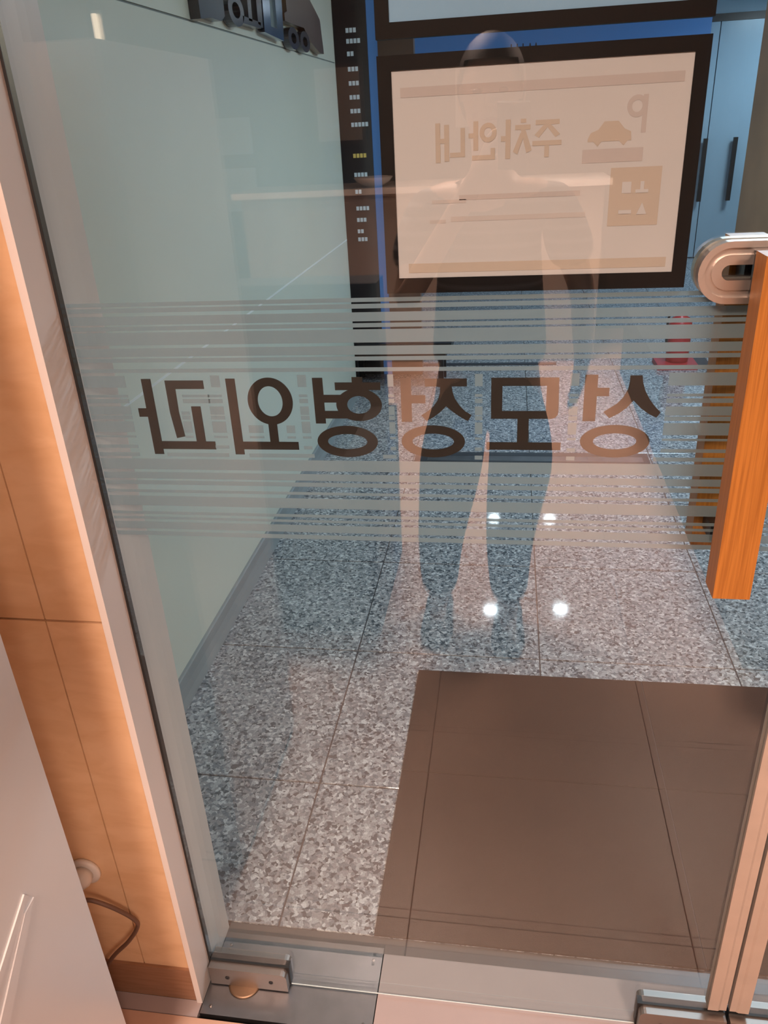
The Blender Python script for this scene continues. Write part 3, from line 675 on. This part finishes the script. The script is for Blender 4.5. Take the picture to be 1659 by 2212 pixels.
for i, (x0, x1, z0, z1, lab) in enumerate(((-1.5, -1.1, 1.45, 2.0, 'framed print on the back wall, left of the reception desk bowl'), (-0.45, 0.05, 1.5, 1.95, 'framed print on the back wall, right of the reception desk bowl'))):
    t = thing('wall_picture', lab, 'picture', ((x0+x1)/2, -5.59, z0))
    box('frame', (x0, x1, -5.598, -5.575, z0, z1), M['brown_dark'], t, bevel=0.003)
    box('print', (x0+.03, x1-.03, -5.5745, -5.571, z0+.03, z1-.03), M['cream'], t); adopt(t)
for x0, z0, z1, lab in ((-2.35, 1.0, 1.32, 'lower pale blue notice on the left side of the back wall'), (-2.35, 1.42, 1.68, 'upper pale blue notice on the left side of the back wall')):
    tag(box('wall_notice', (x0, x0+0.34, -5.598, -5.590, z0, z1), M['far_glass']), lab, 'notice')

wlp = thing('wall_lamp', 'slim upright glowing wall lamp in the far corner of the room, mirrored at top left', 'wall lamp', (-3.12, -5.59, 2.3))
box('back_plate', (-3.15, -3.07, -5.599, -5.585, 2.17, 2.45), M['steel_sat'], wlp, bevel=0.003)
lathe('tube', [(0.018, 2.20), (0.022, 2.205), (0.022, 2.42), (0.018, 2.425)], (-3.11, -5.555, 0.0), M['lamp_warm'], wlp, n=20)
adopt(wlp)

# ------------------------------------------------------------------ the person taking the photograph
def skin_mesh(verts, edges, radii, levels=2, root=0):
    me = bpy.data.meshes.new('skeleton'); me.from_pydata(verts, edges, [])
    o = bpy.data.objects.new('skeleton', me); C.objects.link(o)
    md = o.modifiers.new('s', 'SKIN'); md.use_smooth_shade = True; md.branch_smoothing = 0.5
    for i, v in enumerate(me.skin_vertices[0].data):
        r = radii[i]; v.radius = r if isinstance(r, tuple) else (r, r); v.use_root = (i == root)
    sb = o.modifiers.new('d', 'SUBSURF'); sb.levels = levels; sb.render_levels = levels
    dg = bpy.context.evaluated_depsgraph_get(); dg.update()
    res = bpy.data.meshes.new_from_object(o.evaluated_get(dg))
    bpy.data.objects.remove(o, do_unlink=True)
    for p in res.polygons: p.use_smooth = True
    return res
M['skin'] = mat('skin', (0.56, 0.36, 0.27), 0.5, vary=0.04, scale=20)
M['hair'] = mat('black hair', (0.012, 0.010, 0.010), 0.5, vary=0.2, scale=60, bump=0.4, bscale=300)
def stripe_shirt():
    m, nt, b = new_mat('dark striped shirt'); b.inputs['Roughness'].default_value = 0.9
    g = N(nt, 'ShaderNodeNewGeometry'); s = N(nt, 'ShaderNodeSeparateXYZ'); nt.links.new(g.outputs['Position'], s.inputs[0])
    a = N(nt, 'ShaderNodeMath', operation='MULTIPLY'); a.inputs[1].default_value = 28; nt.links.new(s.outputs['Z'], a.inputs[0])
    f = N(nt, 'ShaderNodeMath', operation='FRACT'); nt.links.new(a.outputs[0], f.inputs[0])
    q = N(nt, 'ShaderNodeMath', operation='GREATER_THAN'); q.inputs[1].default_value = 0.68; nt.links.new(f.outputs[0], q.inputs[0])
    r = N(nt, 'ShaderNodeMixRGB'); r.inputs[1].default_value = (0.022, 0.024, 0.032, 1); r.inputs[2].default_value = (0.16, 0.17, 0.19, 1)
    nt.links.new(q.outputs[0], r.inputs[0]); nt.links.new(r.outputs[0], b.inputs['Base Color']); return m
M['shirt'] = stripe_shirt()
M['trousers'] = mat('dark navy trousers', (0.018, 0.020, 0.028), 0.85)
M['shoe'] = mat('black shoe leather', (0.012, 0.012, 0.013), 0.4)
PX, PY = -0.055, -1.33
person = thing('person', 'person in a dark striped shirt and dark trousers holding a phone, mirrored in the glass', 'person', (PX, PY, 0))
def V(x, y, z): return (PX+x, PY+y, z)
PH = CAM - UP*0.055 - FWD*0.014          # phone centre
vs = [V(0, 0, 0.95), V(0, 0, 1.10), V(0, 0.005, 1.28), V(0, 0.0, 1.40), V(0, 0.005, 1.48), V(0, 0.02, 1.555), V(0, 0.03, 1.63), V(0, 0.03, 1.70)]
rs = [(0.15, 0.10), (0.135, 0.095), (0.155, 0.105), (0.13, 0.085), 0.052, (0.060, 0.070), (0.074, 0.092), (0.062, 0.078)]
es = [(i, i+1) for i in range(7)]
def add(p, r, par): vs.append(p); rs.append(r); es.append((par, len(vs)-1)); return len(vs)-1
for sx, ft in ((-1, (-0.165, 0.0)), (1, (0.075, 0.035))):
    h = add(V(sx*0.095, 0, 0.86), 0.088, 0)
    k = add(V((sx*0.095+ft[0])/2, ft[1]*0.4+0.02, 0.50), 0.060, h)
    c = add(V(ft[0]*0.95+sx*0.0, ft[1]*0.5-0.01, 0.33), 0.052, k)
    a = add(V(ft[0], ft[1]-0.03, 0.09), 0.036, c)
    add(V(ft[0], ft[1]+0.09, 0.035), (0.035, 0.028), a)
wrist = {}
for sx in (-1, 1):
    s = add(V(sx*0.165, 0.0, 1.385), 0.052, 3)
    if sx > 0:
        e = add(V(0.262, -0.03, 1.14), 0.040, s); wv = Vector(V(0.262, 0.10, 0.98)); wr_ = add(tuple(wv), 0.027, e)
        pv = wv + Vector((-0.01, 0.035, -0.055)); pm = add(tuple(pv), (0.034, 0.019), wr_)
        for q, (dy, ln) in enumerate(((0.026, 0.072), (0.009, 0.080), (-0.009, 0.074), (-0.026, 0.058))):
            k1 = add(tuple(pv + Vector((-0.002, dy, -ln*0.45))), 0.0092, pm)
            k2 = add(tuple(pv + Vector((-0.012, dy*0.95+0.004, -ln*0.75))), 0.0085, k1)
            add(tuple(pv + Vector((-0.026, dy*0.9+0.006, -ln))), 0.0075, k2)
        t1 = add(tuple(pv + Vector((-0.012, 0.042, 0.004))), 0.0105, pm)
        add(tuple(pv + Vector((-0.022, 0.058, -0.026))), 0.009, t1)
        continue
    e = add(V(sx*0.235, 0.10, 1.13), 0.040, s)
    wp = PH + RIGHT*(sx*0.085) - UP*0.10 - FWD*0.02
    wr_ = add(tuple(wp), 0.026, e)
    pp = PH + RIGHT*(sx*0.060) - UP*0.045 - FWD*0.022
    pm = add(tuple(pp), (0.030, 0.018), wr_); wrist[sx] = pm
    for q, (du, ln) in enumerate(((0.030, 0.036), (0.010, 0.040), (-0.012, 0.038), (-0.032, 0.030))):
        k1 = add(tuple(pp + UP*(du+0.006) + RIGHT*(-sx*0.006) - FWD*0.008), 0.0092, pm)
        k2 = add(tuple(pp + UP*(du+0.012) - RIGHT*(sx*ln*0.6) - FWD*0.010), 0.0085, k1)
        add(tuple(pp + UP*(du+0.014) - RIGHT*(sx*ln) - FWD*0.004), 0.0075, k2)
    th1 = add(tuple(pp + UP*0.012 - RIGHT*(sx*0.004) + FWD*0.016), 0.0105, pm)
    add(tuple(pp + UP*0.030 - RIGHT*(sx*0.024) + FWD*0.014 - FWD*0.004), 0.0085, th1)
bme = skin_mesh(vs, es, rs)
bm = bmesh.new(); bm.from_mesh(bme)
def blob(c, r, seg=16):
    ret = bmesh.ops.create_uvsphere(bm, u_segments=seg, v_segments=seg//2, radius=1.0)
    for v in ret['verts']: v.co = Vector((v.co.x*r[0], v.co.y*r[1], v.co.z*r[2])) + Vector(c)
HX, HY, HZ = PX, PY+0.03, 1.645
blob((HX, HY, HZ), (0.076, 0.093, 0.112), 32)                         # skull
blob((HX, HY+0.040, HZ-0.055), (0.052, 0.050, 0.050), 20)              # jaw
blob((HX, HY+0.096, HZ-0.022), (0.013, 0.018, 0.024))                  # nose
for s in (-1, 1): blob((HX+s*0.077, HY-0.005, HZ-0.012), (0.010, 0.020, 0.032))   # ears
me = bpy.data.meshes.new('body'); bm.to_mesh(me); bm.free()
for p in me.polygons: p.use_smooth = True
body = link('body', me, M['skin'], person)
M['eye'] = mat('eye', (0.05, 0.035, 0.03), 0.2); M['lip'] = mat('lips', (0.42, 0.18, 0.15), 0.5)
def part_blob(name, c, r, m, parent, seg=16):
    b2 = bmesh.new(); bmesh.ops.create_uvsphere(b2, u_segments=seg, v_segments=seg//2, radius=1.0)
    for v in b2.verts: v.co = Vector((v.co.x*r[0], v.co.y*r[1], v.co.z*r[2])) + Vector(c)
    return finish(name, b2, m, parent, smooth=True)
for s in (-1, 1): part_blob('eye', (HX+s*0.030, HY+0.082, HZ+0.002), (0.014, 0.010, 0.007), M['eye'], body)
part_blob('mouth', (HX, HY+0.088, HZ-0.062), (0.024, 0.006, 0.006), M['lip'], body)
bm = bmesh.new(); bmesh.ops.create_uvsphere(bm, u_segments=32, v_segments=20, radius=1.0)
for v in bm.verts:
    n_ = v.co.copy(); v.co = Vector((n_.x*0.088, n_.y*0.104, n_.z*0.118)) + Vector((HX, HY-0.010, HZ+0.018))
bmesh.ops.delete(bm, geom=[v for v in bm.verts if (v.co.y > HY+0.045 and v.co.z < HZ+0.055) or v.co.z < HZ-0.07], context='VERTS')
finish('hair', bm, M['hair'], person, smooth=True)
# clothes
sv = [V(0, 0, 0.90), V(0, 0, 1.0), V(0, 0, 1.12), V(0, 0.005, 1.28), V(0, 0, 1.40), V(0, 0, 1.445)]
sr = [(0.188, 0.135), (0.180, 0.130), (0.168, 0.122), (0.178, 0.125), (0.152, 0.10), (0.075, 0.07)]
se = [(i, i+1) for i in range(5)]
for sx in (-1, 1):
    sv.append(V(sx*0.17, 0.0, 1.385)); sr.append(0.075); se.append((4, len(sv)-1))
    sv.append(V(0.242, -0.02, 1.20) if sx > 0 else V(sx*0.222, 0.06, 1.20)); sr.append(0.070); se.append((len(sv)-2, len(sv)-1))
link('shirt', skin_mesh(sv, se, sr), M['shirt'], person)
tv = [V(0, 0, 0.97), V(0, 0, 0.90)]; trr = [(0.160, 0.115), (0.165, 0.120)]; te = [(0, 1)]
for sx, ft in ((-1, (-0.165, 0.0)), (1, (0.075, 0.035))):
    b0 = len(tv)
    tv += [V(sx*0.097, 0, 0.80), V(sx*0.105+ft[0]*0.05, 0.01, 0.64), V((sx*0.095+ft[0])/2, ft[1]*0.4+0.02, 0.50), V(ft[0]*0.95, ft[1]*0.5-0.01, 0.33), V(ft[0], ft[1]-0.03, 0.10)]
    trr += [0.118, 0.114, 0.096, 0.082, 0.064]; te += [(1, b0)]+[(b0+i, b0+i+1) for i in range(4)]
link('trousers', skin_mesh(tv, te, trr), M['trousers'], person)
for sx, ft in ((-1, (-0.165, 0.0)), (1, (0.075, 0.035))):
    bm = bmesh.new(); cx, cy = PX+ft[0], PY+ft[1]
    prof = [(-0.105, 0.040, 0.080), (-0.06, 0.048, 0.098), (0.0, 0.048, 0.092), (0.06, 0.055, 0.066), (0.11, 0.056, 0.052), (0.148, 0.045, 0.040), (0.166, 0.022, 0.024)]
    rows_ = []
    for y, hw, hh in prof:
        rows_.append([bm.verts.new((cx+hw*math.cos(t), cy+y, max(0.0015, hh*0.5+hh*0.52*math.sin(t)))) for t in [2*PI*i/16 for i in range(16)]])
    for a, b in zip(rows_, rows_[1:]):
        for i in range(16): bm.faces.new((a[i], a[(i+1) % 16], b[(i+1) % 16], b[i]))
    bm.faces.new(rows_[0]); bm.faces.new(rows_[-1][::-1])
    finish('shoe', bm, M['shoe'], person, smooth=True)
adopt(person)
for ch in person.children: pass
ph = thing('smartphone', 'black smartphone held up in the hand of the person', 'phone', tuple(PH))
bm = bmesh.new(); abox(bm, -0.036, 0.036, -0.078, 0.078, -0.004, 0.004)
for v in bm.verts: v.co = PH + RIGHT*v.co.x + UP*v.co.y + FWD*v.co.z
finish('case', bm, M['black'], ph, bevel=0.003, seg=2)
bm = bmesh.new(); abox(bm, -0.033, 0.033, -0.074, 0.074, -0.0046, -0.0041)
for v in bm.verts: v.co = PH + RIGHT*v.co.x + UP*v.co.y + FWD*v.co.z
finish('screen', bm, emit('phone screen', (0.35, 0.42, 0.45), 0.08), ph)
adopt(ph)
